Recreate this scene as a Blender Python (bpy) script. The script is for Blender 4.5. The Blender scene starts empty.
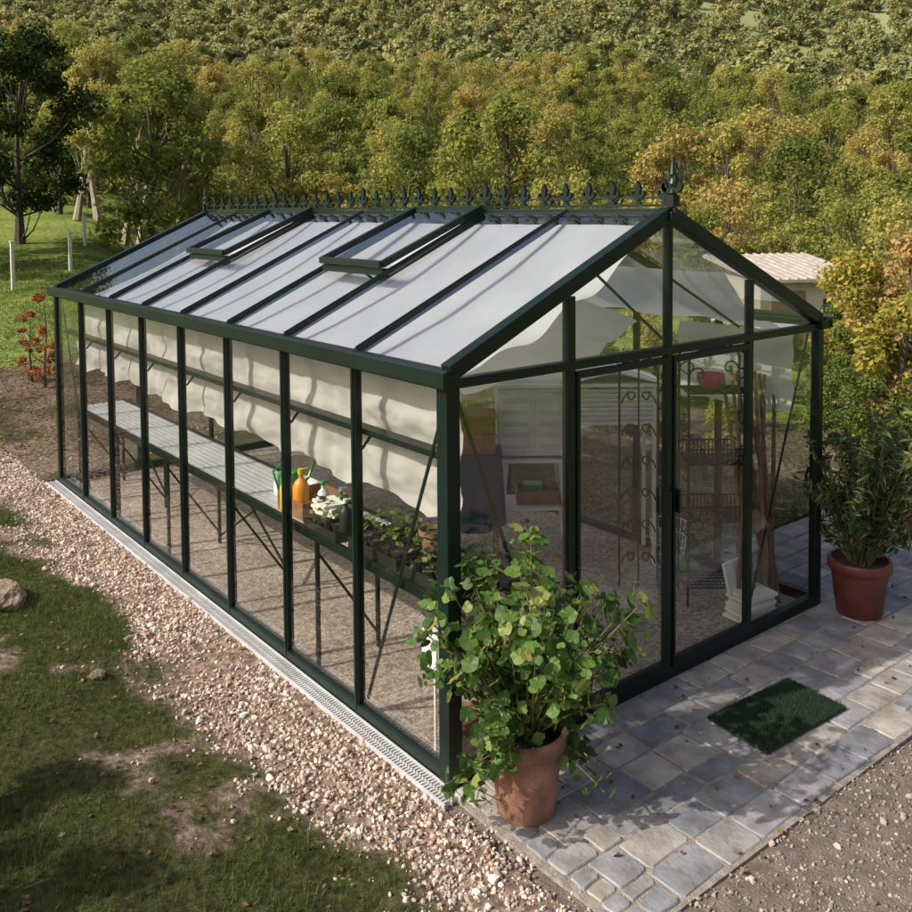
import bpy, math, random, numpy as np
from mathutils import Vector, Matrix
random.seed(7); rng=np.random.default_rng(7)
S=bpy.context.scene
COL=S.collection
# ------------------------------------------------------------------ materials
def nmat(name):
    m=bpy.data.materials.new(name); m.use_nodes=True
    return m,m.node_tree.nodes,m.node_tree.links
def ramp(nt,stops,interp='LINEAR'):
    r=nt.new('ShaderNodeValToRGB'); cr=r.color_ramp; cr.interpolation=interp
    while len(cr.elements)<len(stops): cr.elements.new(0.5)
    for e,(p,c) in zip(cr.elements,stops): e.position=p; e.color=(*c,1)
    return r
def simple(name,col,rough=.5,metal=0,bump=0,bscale=40,var=0.0,vscale=6,spec=.5):
    m,n,l=nmat(name); b=n['Principled BSDF']
    b.inputs['Roughness'].default_value=rough; b.inputs['Metallic'].default_value=metal
    b.inputs['Specular IOR Level'].default_value=spec
    tc=n.new('ShaderNodeTexCoord')
    no=n.new('ShaderNodeTexNoise'); no.inputs['Scale'].default_value=vscale; no.inputs['Detail'].default_value=6
    l.new(tc.outputs['Object'],no.inputs['Vector'])
    c=np.array(col)
    v=max(var,.12)
    r=ramp(n,[(.3,tuple(c*(1-v))),(.7,tuple(np.minimum(c*(1+v),1)))])
    l.new(no.outputs['Fac'],r.inputs[0]); l.new(r.outputs[0],b.inputs['Base Color'])
    if bump:
        n2=n.new('ShaderNodeTexNoise'); n2.inputs['Scale'].default_value=bscale; n2.inputs['Detail'].default_value=5
        l.new(tc.outputs['Object'],n2.inputs['Vector'])
        bp=n.new('ShaderNodeBump'); bp.inputs['Strength'].default_value=bump; bp.inputs['Distance'].default_value=.01
        l.new(n2.outputs['Fac'],bp.inputs['Height']); l.new(bp.outputs[0],b.inputs['Normal'])
    return m
def island(name,stops,rough=.8,trans=0.0,bump=0,objrand=False,interp='LINEAR',spec=.3,patch=0):
    """colour varies per mesh island (stone / leaf)"""
    m,n,l=nmat(name); b=n['Principled BSDF']; out=n['Material Output']
    b.inputs['Roughness'].default_value=rough; b.inputs['Specular IOR Level'].default_value=spec
    g=n.new('ShaderNodeNewGeometry'); r=ramp(n,stops,interp)
    if objrand:
        oi=n.new('ShaderNodeObjectInfo')
        mm=n.new('ShaderNodeMath'); mm.operation='MULTIPLY'; mm.inputs[1].default_value=.28
        l.new(g.outputs['Random Per Island'],mm.inputs[0])
        m2=n.new('ShaderNodeMath'); m2.operation='MULTIPLY_ADD'; m2.inputs[1].default_value=.72
        l.new(oi.outputs['Random'],m2.inputs[0]); l.new(mm.outputs[0],m2.inputs[2])
        l.new(m2.outputs[0],r.inputs[0])
    else: l.new(g.outputs['Random Per Island'],r.inputs[0])
    colout=r.outputs[0]
    if patch:
        tc=n.new('ShaderNodeTexCoord'); no=n.new('ShaderNodeTexNoise'); no.inputs['Scale'].default_value=patch; no.inputs['Detail'].default_value=6
        l.new(tc.outputs['Object'],no.inputs['Vector'])
        r2=ramp(n,[(.3,(.6,.58,.56)),(.7,(1.25,1.25,1.25))]); l.new(no.outputs['Fac'],r2.inputs[0])
        mx=n.new('ShaderNodeMix'); mx.data_type='RGBA'; mx.blend_type='MULTIPLY'; mx.inputs[0].default_value=1
        l.new(colout,mx.inputs[6]); l.new(r2.outputs[0],mx.inputs[7]); colout=mx.outputs[2]
    if trans and spec==.3:      # cheap foliage: diffuse + translucent
        n.remove(b); b=n.new('ShaderNodeBsdfDiffuse'); l.new(colout,b.inputs['Color'])
    else: l.new(colout,b.inputs['Base Color'])
    if bump:
        tc=n.new('ShaderNodeTexCoord'); no=n.new('ShaderNodeTexNoise'); no.inputs['Scale'].default_value=30; no.inputs['Detail'].default_value=6
        l.new(tc.outputs['Object'],no.inputs['Vector'])
        bp=n.new('ShaderNodeBump'); bp.inputs['Strength'].default_value=bump; bp.inputs['Distance'].default_value=.01
        l.new(no.outputs['Fac'],bp.inputs['Height']); l.new(bp.outputs[0],b.inputs['Normal'])
    if trans:
        t=n.new('ShaderNodeBsdfTranslucent'); l.new(colout,t.inputs['Color'])
        mx=n.new('ShaderNodeMixShader'); mx.inputs[0].default_value=trans
        l.new(b.outputs[0],mx.inputs[1]); l.new(t.outputs[0],mx.inputs[2]); l.new(mx.outputs[0],out.inputs[0])
    return m
def glass(name,tint=(.93,.96,.95),base=.065):
    m,n,l=nmat(name); n.remove(n['Principled BSDF']); out=n['Material Output']
    tr=n.new('ShaderNodeBsdfTransparent'); tr.inputs[0].default_value=(*tint,1)
    gl=n.new('ShaderNodeBsdfGlossy'); gl.inputs['Roughness'].default_value=.02
    g=n.new('ShaderNodeNewGeometry'); dt=n.new('ShaderNodeVectorMath'); dt.operation='DOT_PRODUCT'
    l.new(g.outputs['Incoming'],dt.inputs[0]); l.new(g.outputs['Normal'],dt.inputs[1])
    def mth(op,a,b=None,c=None):
        q=n.new('ShaderNodeMath'); q.operation=op
        for i,v in enumerate((a,b,c)):
            if v is None: continue
            if isinstance(v,(int,float)): q.inputs[i].default_value=v
            else: l.new(v,q.inputs[i])
        return q.outputs[0]
    ab=mth('ABSOLUTE',dt.outputs['Value']); om=mth('SUBTRACT',1,ab); pw=mth('POWER',om,5.0)
    fr=mth('MULTIPLY_ADD',pw,1.15,base)
    cl=n.new('ShaderNodeClamp'); l.new(fr,cl.inputs[0])
    mx=n.new('ShaderNodeMixShader'); l.new(cl.outputs[0],mx.inputs[0]); l.new(tr.outputs[0],mx.inputs[1]); l.new(gl.outputs[0],mx.inputs[2])
    l.new(mx.outputs[0],out.inputs[0])
    return m
def cloth(name,col,trans=.5):
    m,n,l=nmat(name); n.remove(n['Principled BSDF']); out=n['Material Output']
    tc=n.new('ShaderNodeTexCoord'); no=n.new('ShaderNodeTexNoise'); no.inputs['Scale'].default_value=3; no.inputs['Detail'].default_value=5
    l.new(tc.outputs['Object'],no.inputs['Vector'])
    c=np.array(col); r=ramp(n,[(.3,tuple(c*.86)),(.7,tuple(c))]); l.new(no.outputs['Fac'],r.inputs[0])
    d=n.new('ShaderNodeBsdfDiffuse'); t=n.new('ShaderNodeBsdfTranslucent'); l.new(r.outputs[0],d.inputs[0]); l.new(r.outputs[0],t.inputs[0])
    mx=n.new('ShaderNodeMixShader'); mx.inputs[0].default_value=trans; l.new(d.outputs[0],mx.inputs[1]); l.new(t.outputs[0],mx.inputs[2])
    l.new(mx.outputs[0],out.inputs[0]); return m

M={}
M['frame']=simple('dark_green_paint',(.0040,.0125,.0095),.40,0,0,var=.25,spec=.35)
M['glass']=glass('window_glass',(.90,.915,.90),.10)
M['roofglass']=glass('roof_glass',(.93,.95,.965),.22)
M['curtain']=cloth('curtain_cloth',(.74,.73,.70),.42)
M['shade']=cloth('shade_cloth',(.79,.81,.84),.42)
M['alu']=simple('galvanised_metal',(.60,.61,.63),.42,.35,.1,60)
M['white']=simple('white_paint',(.74,.75,.76),.5,0,.1,30,var=.08)
M['black']=simple('black_iron',(.012,.012,.013),.45,.3)
M['blackp']=simple('black_plastic',(.015,.016,.017),.5)
M['soil']=simple('soil',(.045,.028,.018),.95,0,.9,70,.4,30)
M['terra']=simple('terracotta',(.28,.14,.095),.85,0,.6,30,.45,9)
M['redpot']=simple('red_glazed_terracotta',(.11,.028,.022),.45,0,.3,30,.25,7)
M['wood']=simple('brown_wood',(.24,.12,.06),.6,0,.3,40,.3,12)
M['pole']=simple('pole_wood',(.20,.13,.09),.8,0,.5,60,.35,14)
M['orange']=simple('orange_plastic',(.75,.28,.02),.35)
M['yellow']=simple('yellow_plastic',(.75,.55,.03),.35)
M['green']=simple('green_plastic',(.03,.28,.06),.35)
M['pink']=simple('pink_glaze',(.42,.04,.16),.25)
M['blue']=simple('blue_cloth',(.035,.055,.095),.9)
M['paper']=simple('paper',(.75,.74,.68),.8)
M['bark']=simple('bark',(.10,.08,.06),.9,0,.8,20,.4,8)
M['stem']=simple('green_stem',(.09,.10,.03),.7,0,0,1,.3,8)
M['rock']=simple('rock_stone',(.26,.20,.14),.9,0,1.,14,.35,5)
M['stucco']=simple('stucco',(.42,.37,.31),.9,0,.4,30,.12,4)
M['roofc']=simple('pale_roof_tiles',(.36,.33,.30),.85,0,.4,20,.2,5)
M['postw']=simple('whitewashed_wood',(.6,.58,.52),.8)
M['mat']=island('mat_bristles',[(0,(.012,.030,.017)),(.6,(.022,.05,.028)),(1,(.04,.075,.04))],.9)
M['gravel']=island('gravel_stones',[(0,(.18,.13,.105)),(.3,(.36,.265,.22)),(.6,(.52,.42,.36)),(.88,(.66,.58,.51)),(1,(.34,.30,.28))],.85)
M['gravelg']=island('grey_gravel_stones',[(0,(.10,.085,.07)),(.5,(.24,.205,.17)),(1,(.40,.35,.30))],.85)
M['paver']=island('paving_stones',[(0,(.17,.18,.21)),(.25,(.23,.235,.26)),(.5,(.29,.285,.30)),(.7,(.31,.285,.265)),(.9,(.40,.37,.34)),(1,(.19,.20,.235))],.62,0,.7,patch=7)
M['grass']=island('grass_blades',[(0,(.035,.065,.014)),(.5,(.08,.13,.028)),(.9,(.14,.18,.05)),(1,(.25,.21,.09))],.6,.35)
M['litter']=island('dead_leaves',[(0,(.06,.032,.02)),(.5,(.14,.08,.045)),(1,(.28,.19,.10))],.8,.2)
autumn=[(0,(.085,.125,.035)),(.14,(.15,.19,.05)),(.36,(.25,.28,.07)),(.62,(.36,.35,.10)),(.8,(.46,.41,.13)),(.92,(.46,.32,.12)),(1,(.34,.19,.08))]
M['forest']=island('forest_leaves',autumn,.7,.45,objrand=True)
haze_stops=[(p,tuple(np.array(c)*.5+np.array((.17,.175,.10)))) for p,c in autumn]  # aerial haze painted into the far leaf colours by fading them paler
M['farforest']=island('hazed_distant_leaves',haze_stops,.8,.35,objrand=True)
M['evergreen']=island('evergreen_leaves',[(0,(.018,.038,.013)),(1,(.07,.095,.03))],.6,.25)
M['yelleaf']=island('yellow_leaves',[(0,(.16,.20,.03)),(.5,(.40,.37,.08)),(1,(.48,.35,.10))],.6,.45)
M['orgleaf']=island('orange_leaves',[(0,(.26,.25,.07)),(.5,(.48,.37,.15)),(1,(.48,.26,.13))],.6,.45)
M['redleaf']=island('red_leaves',[(0,(.25,.05,.03)),(.7,(.38,.14,.06)),(1,(.30,.22,.06))],.6,.45)
M['grnleaf']=island('green_leaves',[(0,(.05,.09,.02)),(.5,(.12,.17,.04)),(1,(.24,.25,.07))],.55,.4)
M['gerleaf']=island('geranium_leaves',[(0,(.035,.085,.018)),(.45,(.08,.165,.03)),(.8,(.15,.235,.05)),(.96,(.26,.29,.08)),(1,(.31,.2,.08))],.5,.4,spec=.4)
M['darkleaf']=island('dark_leaves',[(0,(.015,.04,.012)),(.6,(.05,.09,.025)),(.93,(.12,.15,.04)),(1,(.3,.12,.05))],.45,.3,spec=.5)
# ------------------------------------------------------------------ mesh helpers
def link(o,parent=None):
    COL.objects.link(o)
    if parent: o.parent=parent
    return o
def empty(name,loc=(0,0,0)):
    e=bpy.data.objects.new(name,None); e.location=loc; e.empty_display_size=.2; COL.objects.link(e); return e
class MB:
    def __init__(s): s.v=[];s.f=[];s.m=[];s.mi=0
    def add(s,vs,fs):
        o=len(s.v); s.v+= [tuple(a) for a in vs]; s.f+=[tuple(i+o for i in f) for f in fs]; s.m+=[s.mi]*len(fs)
    def box(s,c,d,rot=None):
        x,y,z=[a/2 for a in d]
        P=[Vector(p) for p in [(-x,-y,-z),(x,-y,-z),(x,y,-z),(-x,y,-z),(-x,-y,z),(x,-y,z),(x,y,z),(-x,y,z)]]
        if rot is not None: P=[rot@p for p in P]
        s.add([Vector(c)+p for p in P],[(0,3,2,1),(4,5,6,7),(0,1,5,4),(1,2,6,5),(2,3,7,6),(3,0,4,7)])
    def beam(s,a,b,w,h,up=(0,0,1)):
        a=Vector(a);b=Vector(b);ax=(b-a);L=ax.length;ax.normalize();up=Vector(up)
        if abs(ax.dot(up))>.99: up=Vector((0,1,0))
        sd=ax.cross(up).normalized(); u=sd.cross(ax).normalized()
        R=Matrix((ax,sd,u)).transposed()
        s.box((a+b)/2,(L,w,h),R)
    def tube(s,pts,r,n=6,closed=False):
        pts=[Vector(p) for p in pts]; rr=r if isinstance(r,(list,tuple)) else [r]*len(pts)
        vs=[];fs=[]
        for i,p in enumerate(pts):
            t=(pts[min(i+1,len(pts)-1)]-pts[max(i-1,0)]).normalized()
            a=t.cross(Vector((.13,.31,.94)));  a=a.normalized() if a.length>1e-3 else t.cross(Vector((1,0,0))).normalized()
            b=t.cross(a)
            for k in range(n):
                th=2*math.pi*k/n; vs.append(p+(a*math.cos(th)+b*math.sin(th))*rr[i])
        for i in range(len(pts)-1):
            for k in range(n):
                fs.append((i*n+k,i*n+(k+1)%n,(i+1)*n+(k+1)%n,(i+1)*n+k))
        fs.append(tuple(range(n))[::-1]); fs.append(tuple((len(pts)-1)*n+k for k in range(n)))
        s.add(vs,fs)
    def lathe(s,c,prof,n=28):
        c=Vector(c);vs=[];fs=[]
        for r,z in prof:
            for k in range(n):
                th=2*math.pi*k/n; vs.append(c+Vector((r*math.cos(th),r*math.sin(th),z)))
        for i in range(len(prof)-1):
            for k in range(n): fs.append((i*n+k,i*n+(k+1)%n,(i+1)*n+(k+1)%n,(i+1)*n+k))
        s.add(vs,fs)
    def obj(s,name,mats,parent=None,smooth=False,bevel=0,loc=None):
        me=bpy.data.meshes.new(name); me.from_pydata(s.v,[],s.f)
        if not isinstance(mats,list): mats=[mats]
        for m in mats: me.materials.append(m)
        me.polygons.foreach_set('material_index',s.m)
        if smooth: me.polygons.foreach_set('use_smooth',[True]*len(s.f))
        me.update(); o=bpy.data.objects.new(name,me); link(o,parent)
        if smooth:
            md=o.modifiers.new('e','EDGE_SPLIT'); md.split_angle=math.radians(45)
        if bevel:
            b=o.modifiers.new('b','BEVEL'); b.width=bevel; b.segments=2; b.limit_method='ANGLE'
        if loc: o.location=loc
        return o
def arrmesh(name,V,F,mats,mi=None,smooth=False):
    me=bpy.data.meshes.new(name); V=np.asarray(V,np.float32); F=np.asarray(F,np.int32)
    me.vertices.add(len(V)); me.vertices.foreach_set('co',V.ravel())
    k=F.shape[1]; me.loops.add(F.size); me.loops.foreach_set('vertex_index',F.ravel())
    me.polygons.add(len(F)); me.polygons.foreach_set('loop_start',np.arange(0,F.size,k,dtype=np.int32))
    try: me.polygons.foreach_set('loop_total',np.full(len(F),k,np.int32))
    except Exception: pass
    if not isinstance(mats,list): mats=[mats]
    for m in mats: me.materials.append(m)
    if mi is not None: me.polygons.foreach_set('material_index',np.asarray(mi,np.int32))
    me.polygons.foreach_set('use_smooth',np.full(len(F),smooth))
    me.update(calc_edges=True); me.validate(); return me
def frames(nrm,spin):
    nrm=nrm/np.linalg.norm(nrm,axis=1,keepdims=True)
    ref=np.where(np.abs(nrm[:,2:3])>.9,np.array([[1.,0,0]]),np.array([[0,0,1.]]))
    a=np.cross(ref,nrm); a/=np.linalg.norm(a,axis=1,keepdims=True); b=np.cross(nrm,a)
    c=np.cos(spin)[:,None]; s=np.sin(spin)[:,None]
    x=a*c+b*s; y=-a*s+b*c
    return np.stack([x,y,nrm],axis=2)
def scatter(tv,tf,pos,R,sc):
    tv=np.array(tv,float); tf=np.array(tf); N=len(pos)
    sc=np.asarray(sc,float)
    if sc.ndim==1: sc=np.repeat(sc[:,None],3,1)
    P=tv[None]*sc[:,None,:]; P=np.einsum('nij,nkj->nki',R,P)+pos[:,None,:]
    F=tf[None]+(np.arange(N)*len(tv))[:,None,None]
    return P.reshape(-1,3),F.reshape(-1,tf.shape[1])
def rdir(n): v=rng.normal(size=(n,3)); return v/np.linalg.norm(v,axis=1,keepdims=True)
def vnoise(x,y,seed=0):
    x=np.asarray(x,float);y=np.asarray(y,float)
    xi=np.floor(x).astype(np.int64);yi=np.floor(y).astype(np.int64);xf=x-xi;yf=y-yi
    def h(a,b):
        v=np.sin(a*127.1+b*311.7+seed*74.7)*43758.5453; return v-np.floor(v)
    u=xf*xf*(3-2*xf);v=yf*yf*(3-2*yf)
    return (h(xi,yi)*(1-u)+h(xi+1,yi)*u)*(1-v)+(h(xi,yi+1)*(1-u)+h(xi+1,yi+1)*u)*v
def fbm(x,y,seed=0,o=4):
    t=0;a=.5;f=1
    for i in range(o): t=t+a*vnoise(x*f,y*f,seed+i); a*=.5; f*=2.03
    return t/(1-.5**o)
def sm(a,b,x): t=np.clip((x-a)/(b-a),0,1); return t*t*(3-2*t)
LEAF=[(0,-.5,0),(.33,-.1,.06),(0,.5,0),(-.33,-.1,.06)]; LEAFF=[(0,1,2,3)]
t_=(1+5**.5)/2
ICO=np.array([(-1,t_,0),(1,t_,0),(-1,-t_,0),(1,-t_,0),(0,-1,t_),(0,1,t_),(0,-1,-t_),(0,1,-t_),(t_,0,-1),(t_,0,1),(-t_,0,-1),(-t_,0,1)])/math.sqrt(1+t_*t_)
ICO=ICO*(1+.18*np.sin(np.arange(12)*2.4)[:,None])
ICOF=[(0,11,5),(0,5,1),(0,1,7),(0,7,10),(0,10,11),(1,5,9),(5,11,4),(11,10,2),(10,7,6),(7,1,8),(3,9,4),(3,4,2),(3,2,6),(3,6,8),(3,8,9),(4,9,5),(2,4,11),(6,2,10),(8,6,7),(9,8,1)]
# ------------------------------------------------------------------ camera (solved)
P=[-2.4684,-3.1607,2.5606,.8979,-.05,-.0074,924.9234]
cam=np.array(P[:3]); yaw,pit,rol=P[3:6]
fw=np.array([math.cos(yaw)*math.cos(pit),math.sin(yaw)*math.cos(pit),math.sin(pit)])
r0=np.array([math.sin(yaw),-math.cos(yaw),0.]); u0=np.cross(r0,fw)
rr=r0*math.cos(rol)+u0*math.sin(rol); uu=-r0*math.sin(rol)+u0*math.cos(rol)
cd=bpy.data.cameras.new('camera'); co=bpy.data.objects.new('camera',cd); COL.objects.link(co); S.camera=co
mw=Matrix.Identity(4)
for i in range(3): mw[i][0]=rr[i]; mw[i][1]=uu[i]; mw[i][2]=-fw[i]; mw[i][3]=cam[i]
co.matrix_world=mw; cd.sensor_width=36; cd.lens=36*P[6]/912; cd.shift_y=-199.86/912; cd.clip_end=6000; cd.clip_start=.05
FH=np.array([.623,.782]); RH=np.array([.782,-.623])
def at(px,d): a=(px-456)/925; q=cam[:2]+d*(FH+a*RH); return q[0],q[1]
# ------------------------------------------------------------------ light
az=np.array([-.95,.26]); el=math.radians(38)
sd=Vector((az[0]*math.cos(el),az[1]*math.cos(el),math.sin(el))).normalized()
sl=bpy.data.lights.new('sun','SUN'); sl.energy=4.8; sl.angle=math.radians(.7); sl.color=(1,.93,.82)
so=bpy.data.objects.new('sun',sl); COL.objects.link(so); so.rotation_euler=sd.to_track_quat('Z','Y').to_euler(); so.location=(-20,10,20)
w=bpy.data.worlds.new('World'); S.world=w; w.use_nodes=True
sk=w.node_tree.nodes.new('ShaderNodeTexSky'); sk.sky_type='NISHITA'; sk.sun_disc=False; sk.sun_elevation=el; sk.sun_rotation=math.atan2(sd.x,sd.y)
sk.dust_density=7; sk.air_density=1.0; sk.ozone_density=.6
bg=w.node_tree.nodes['Background']; bg.inputs[1].default_value=.15; w.node_tree.links.new(sk.outputs[0],bg.inputs[0])
S.view_settings.view_transform='Standard'; S.view_settings.look='None'; S.view_settings.exposure=0
# ------------------------------------------------------------------ terrain
def terr(x,y):
    x=np.asarray(x,float);y=np.asarray(y,float)
    dx=x-cam[0];dy=y-cam[1];d=.623*dx+.782*dy;s=.782*dx-.623*dy;ang=s/np.maximum(d,1)
    wl=1-sm(-.42,-.22,ang)
    z=sm(14,42,d)*2.0*wl-sm(11,24,d)*1.2*(1-wl)
    hill=sm(34,130,d)*17*(1-.30*sm(.12,.42,ang))+sm(130,460,d)*88*(1-.05*sm(.2,.5,ang))
    z=z+hill+(fbm(x*.05,y*.05,3)-.5)*2.2*sm(25,70,d)+(fbm(x*.008,y*.008,13)-.5)*22*sm(170,420,d)
    return z-.03
n=200; u=np.linspace(-1,1,n); g=np.sign(u)*(np.abs(u)*18+np.abs(u)**4*1200)
X,Y=np.meshgrid(g+2,g+3,indexing='ij'); Z=terr(X,Y)
V=np.stack([X.ravel(),Y.ravel(),Z.ravel()],1); I=np.arange(n*n).reshape(n,n)
F=np.stack([I[:-1,:-1].ravel(),I[1:,:-1].ravel(),I[1:,1:].ravel(),I[:-1,1:].ravel()],1)
m,nn,l=nmat('hazed_grass_ground'); b=nn['Principled BSDF']; b.inputs['Roughness'].default_value=.9; b.inputs['Specular IOR Level'].default_value=.1
tc=nn.new('ShaderNodeTexCoord')
n1=nn.new('ShaderNodeTexNoise'); n1.inputs['Scale'].default_value=.35; n1.inputs['Detail'].default_value=9; n1.inputs['Roughness'].default_value=.65; l.new(tc.outputs['Object'],n1.inputs['Vector'])
r1=ramp(nn,[(.3,(.08,.125,.025)),(.5,(.15,.20,.042)),(.7,(.23,.26,.07))]); l.new(n1.outputs['Fac'],r1.inputs[0])
n2=nn.new('ShaderNodeTexNoise'); n2.inputs['Scale'].default_value=6; n2.inputs['Detail'].default_value=8; l.new(tc.outputs['Object'],n2.inputs['Vector'])
r2=ramp(nn,[(.3,(.5,.5,.5)),(.7,(1.3,1.3,1.3))]); l.new(n2.outputs['Fac'],r2.inputs[0])
mx=nn.new('ShaderNodeMix'); mx.data_type='RGBA'; mx.blend_type='MULTIPLY'; mx.inputs[0].default_value=1; l.new(r1.outputs[0],mx.inputs[6]); l.new(r2.outputs[0],mx.inputs[7])
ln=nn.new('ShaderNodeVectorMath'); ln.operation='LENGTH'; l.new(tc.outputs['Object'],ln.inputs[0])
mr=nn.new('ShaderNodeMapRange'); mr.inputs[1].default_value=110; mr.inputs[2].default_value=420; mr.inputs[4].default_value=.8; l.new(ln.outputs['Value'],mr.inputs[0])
m3=nn.new('ShaderNodeMix'); m3.data_type='RGBA'; l.new(mr.outputs[0],m3.inputs[0]); l.new(mx.outputs[2],m3.inputs[6]); m3.inputs[7].default_value=(.30,.31,.17,1)  # distance haze painted into the ground colour, stronger farther from the origin
l.new(m3.outputs[2],b.inputs['Base Color'])
bp=nn.new('ShaderNodeBump'); bp.inputs['Strength'].default_value=1; bp.inputs['Distance'].default_value=.08; l.new(n2.outputs['Fac'],bp.inputs['Height']); l.new(bp.outputs[0],b.inputs['Normal'])
link(bpy.data.objects.new('ground_terrain',arrmesh('ground_terrain',V,F,m,smooth=True)))
def gmask(x,y):   # 1 = grass, 0 = gravel or dirt
    edge=-.50-.10*np.sin(y*1.3)+.40*(fbm(x*2.3,y*2.3,11)-.5)
    a=sm(0,.16,edge-x)
    pat=.25*sm(-.9,-1.4,x)+sm(.33,.47,fbm(x*1.9+5,y*1.9,21))
    far=1-sm(6.2,7.4,y+.4*(fbm(x*.8,y*.8,31)-.5))
    return np.clip(a*pat*far,0,1)
def gz(x,y):
    rise=sm(-.45,-1.6,x)*.10
    return .0+rise+(fbm(x*2.5,y*2.5,5)-.5)*.07*sm(-.13,-.5,x)+(fbm(x*14,y*14,6)-.5)*.018
xs=np.concatenate([np.arange(-7,-3,.12),np.arange(-3,-.129,.028)]); xs[-1]=-.135
ys=np.arange(-4,15.5,.045)
def strip(name,xs,ys,zf,mat,mask=None):
    X,Y=np.meshgrid(xs,ys,indexing='ij'); Z=zf(X,Y); a,b_=X.shape
    V=np.stack([X.ravel(),Y.ravel(),Z.ravel()],1); I=np.arange(a*b_).reshape(a,b_)
    F=np.stack([I[:-1,:-1].ravel(),I[1:,:-1].ravel(),I[1:,1:].ravel(),I[:-1,1:].ravel()],1)
    me=arrmesh(name,V,F,mat,smooth=True)
    if mask is not None:
        at_=me.attributes.new('mask','FLOAT','POINT'); at_.data.foreach_set('value',mask(X,Y).ravel().astype(np.float32))
    o=bpy.data.objects.new(name,me); return link(o)
m,nn,l=nmat('garden_soil'); b=nn['Principled BSDF']; b.inputs['Roughness'].default_value=.95; b.inputs['Specular IOR Level'].default_value=.1
at_=nn.new('ShaderNodeAttribute'); at_.attribute_name='mask'; tc=nn.new('ShaderNodeTexCoord')
n1=nn.new('ShaderNodeTexNoise'); n1.inputs['Scale'].default_value=22; n1.inputs['Detail'].default_value=8; l.new(tc.outputs['Object'],n1.inputs['Vector'])
ra=ramp(nn,[(.3,(.08,.055,.042)),(.5,(.17,.125,.10)),(.7,(.33,.255,.21))]); rb=ramp(nn,[(.35,(.025,.027,.012)),(.65,(.06,.066,.024))])
l.new(n1.outputs['Fac'],ra.inputs[0]); l.new(n1.outputs['Fac'],rb.inputs[0])
mx=nn.new('ShaderNodeMix'); mx.data_type='RGBA'; l.new(at_.outputs['Fac'],mx.inputs[0]); l.new(ra.outputs[0],mx.inputs[6]); l.new(rb.outputs[0],mx.inputs[7])
l.new(mx.outputs[2],b.inputs['Base Color'])
bp=nn.new('ShaderNodeBump'); bp.inputs['Strength'].default_value=1; bp.inputs['Distance'].default_value=.02; l.new(n1.outputs['Fac'],bp.inputs['Height']); l.new(bp.outputs[0],b.inputs['Normal'])
gsoil=m
def gz2(x,y): return gz(x,y)-.06*sm(13.5,15.4,y)-.08*sm(-6,-7,x)
strip('garden_ground',xs,ys,gz2,m,lambda x,y:np.clip(gmask(x,y)+.55*sm(7,9,y),0,1))
strip('rear_ground',np.arange(-.135,7,.15),np.arange(6.12,15.4,.15),lambda x,y:(fbm(x*2,y*2,8)-.5)*.06-.06*sm(13,15.4,y)+.004,gsoil,lambda x,y:.3+sm(.42,.6,fbm(x*1.2,y*1.2,23))*.6)
strip('side_bed',np.arange(3.07,8,.1),np.arange(.95,6.3,.1),lambda x,y:(fbm(x*2,y*2,8)-.5)*.10-.06*sm(7,8,x)+.0,gsoil,lambda x,y:.4+sm(.42,.6,fbm(x*1.2,y*1.2,23))*.6)
def pebbles(name,x0,x1,y0,y1,N,dens,zf,rmin,rmax,mat):
    x=rng.uniform(x0,x1,N);y=rng.uniform(y0,y1,N); k=rng.random(N)<dens(x,y); x=x[k];y=y[k]
    N=len(x); r=(rmin+(rmax-rmin)*rng.random(N)**1.8)*(1+.9*(rng.random(N)<.05)); z=zf(x,y)+r*.2
    R=frames(rdir(N),rng.uniform(0,6.28,N)); sc=np.stack([r,r*rng.uniform(.6,1,N),r*rng.uniform(.45,.9,N)],1)
    V,F=scatter(ICO,ICOF,np.stack([x,y,z],1),R,sc)
    return link(bpy.data.objects.new(name,arrmesh(name,V,F,mat)))
pebbles('gravel_path',-1.3,-.13,-3,7.5,50000,lambda x,y:np.clip((1-gmask(x,y))*(sm(-.95,-.45,x)*.85+.06)*(.22+1.2*sm(.32,.6,fbm(x*3.1,y*3.1,41))),0,1),gz,.004,.0145,M['gravel'])
pebbles('gravel_rear_bank',-3,2.2,6.3,14,3500,lambda x,y:.5*sm(9,6.8,y),lambda x,y:gz2(x,y)*(x<-.13)+.0,.008,.018,M['gravel'])
BL=[(-.5,0,0),(.5,0,0),(.12,.12,.62),(-.12,.12,.62),(.0,.38,1)]; BLF=[(0,1,2),(0,2,3),(3,2,4)]
def blades(name,N,x0,x1,y0,y1,dens,zf,h0,h1,w,mat=None):
    x=rng.uniform(x0,x1,N);y=rng.uniform(y0,y1,N);k=rng.random(N)<dens(x,y);x=x[k];y=y[k];N=len(x)
    nr=np.stack([rng.normal(0,.4,N),rng.normal(0,.4,N),np.ones(N)],1)
    R=frames(nr,rng.uniform(0,6.28,N)); h=rng.uniform(h0,h1,N)*(.45+1.1*vnoise(x*3,y*3,77))
    V,F=scatter(BL,BLF,np.stack([x,y,zf(x,y)-.004],1),R,np.stack([np.full(N,w),h,h],1))
    return link(bpy.data.objects.new(name,arrmesh(name,V,F,mat or M['grass'])))
blades('grass_bed',170000,-3.4,-.3,-.8,8,lambda x,y:gmask(x,y)**1.3*(.4+.6*sm(.35,.55,fbm(x*4,y*4,51))),gz,.02,.075,.0035)
blades('grass_tufts',9000,-1.0,-.15,-.8,7,lambda x,y:.9*sm(.60,.72,fbm(x*3.3,y*3.3,91))+.02,gz,.015,.05,.003)
blades('lawn_grass',45000,-2,9,13.5,28,lambda x,y:sm(13.6,15.2,y),lambda x,y:np.where(y<15.2,gz2(x,y)*(x<-.13)+.0,terr(x,y)),.05,.12,.014)
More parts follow.
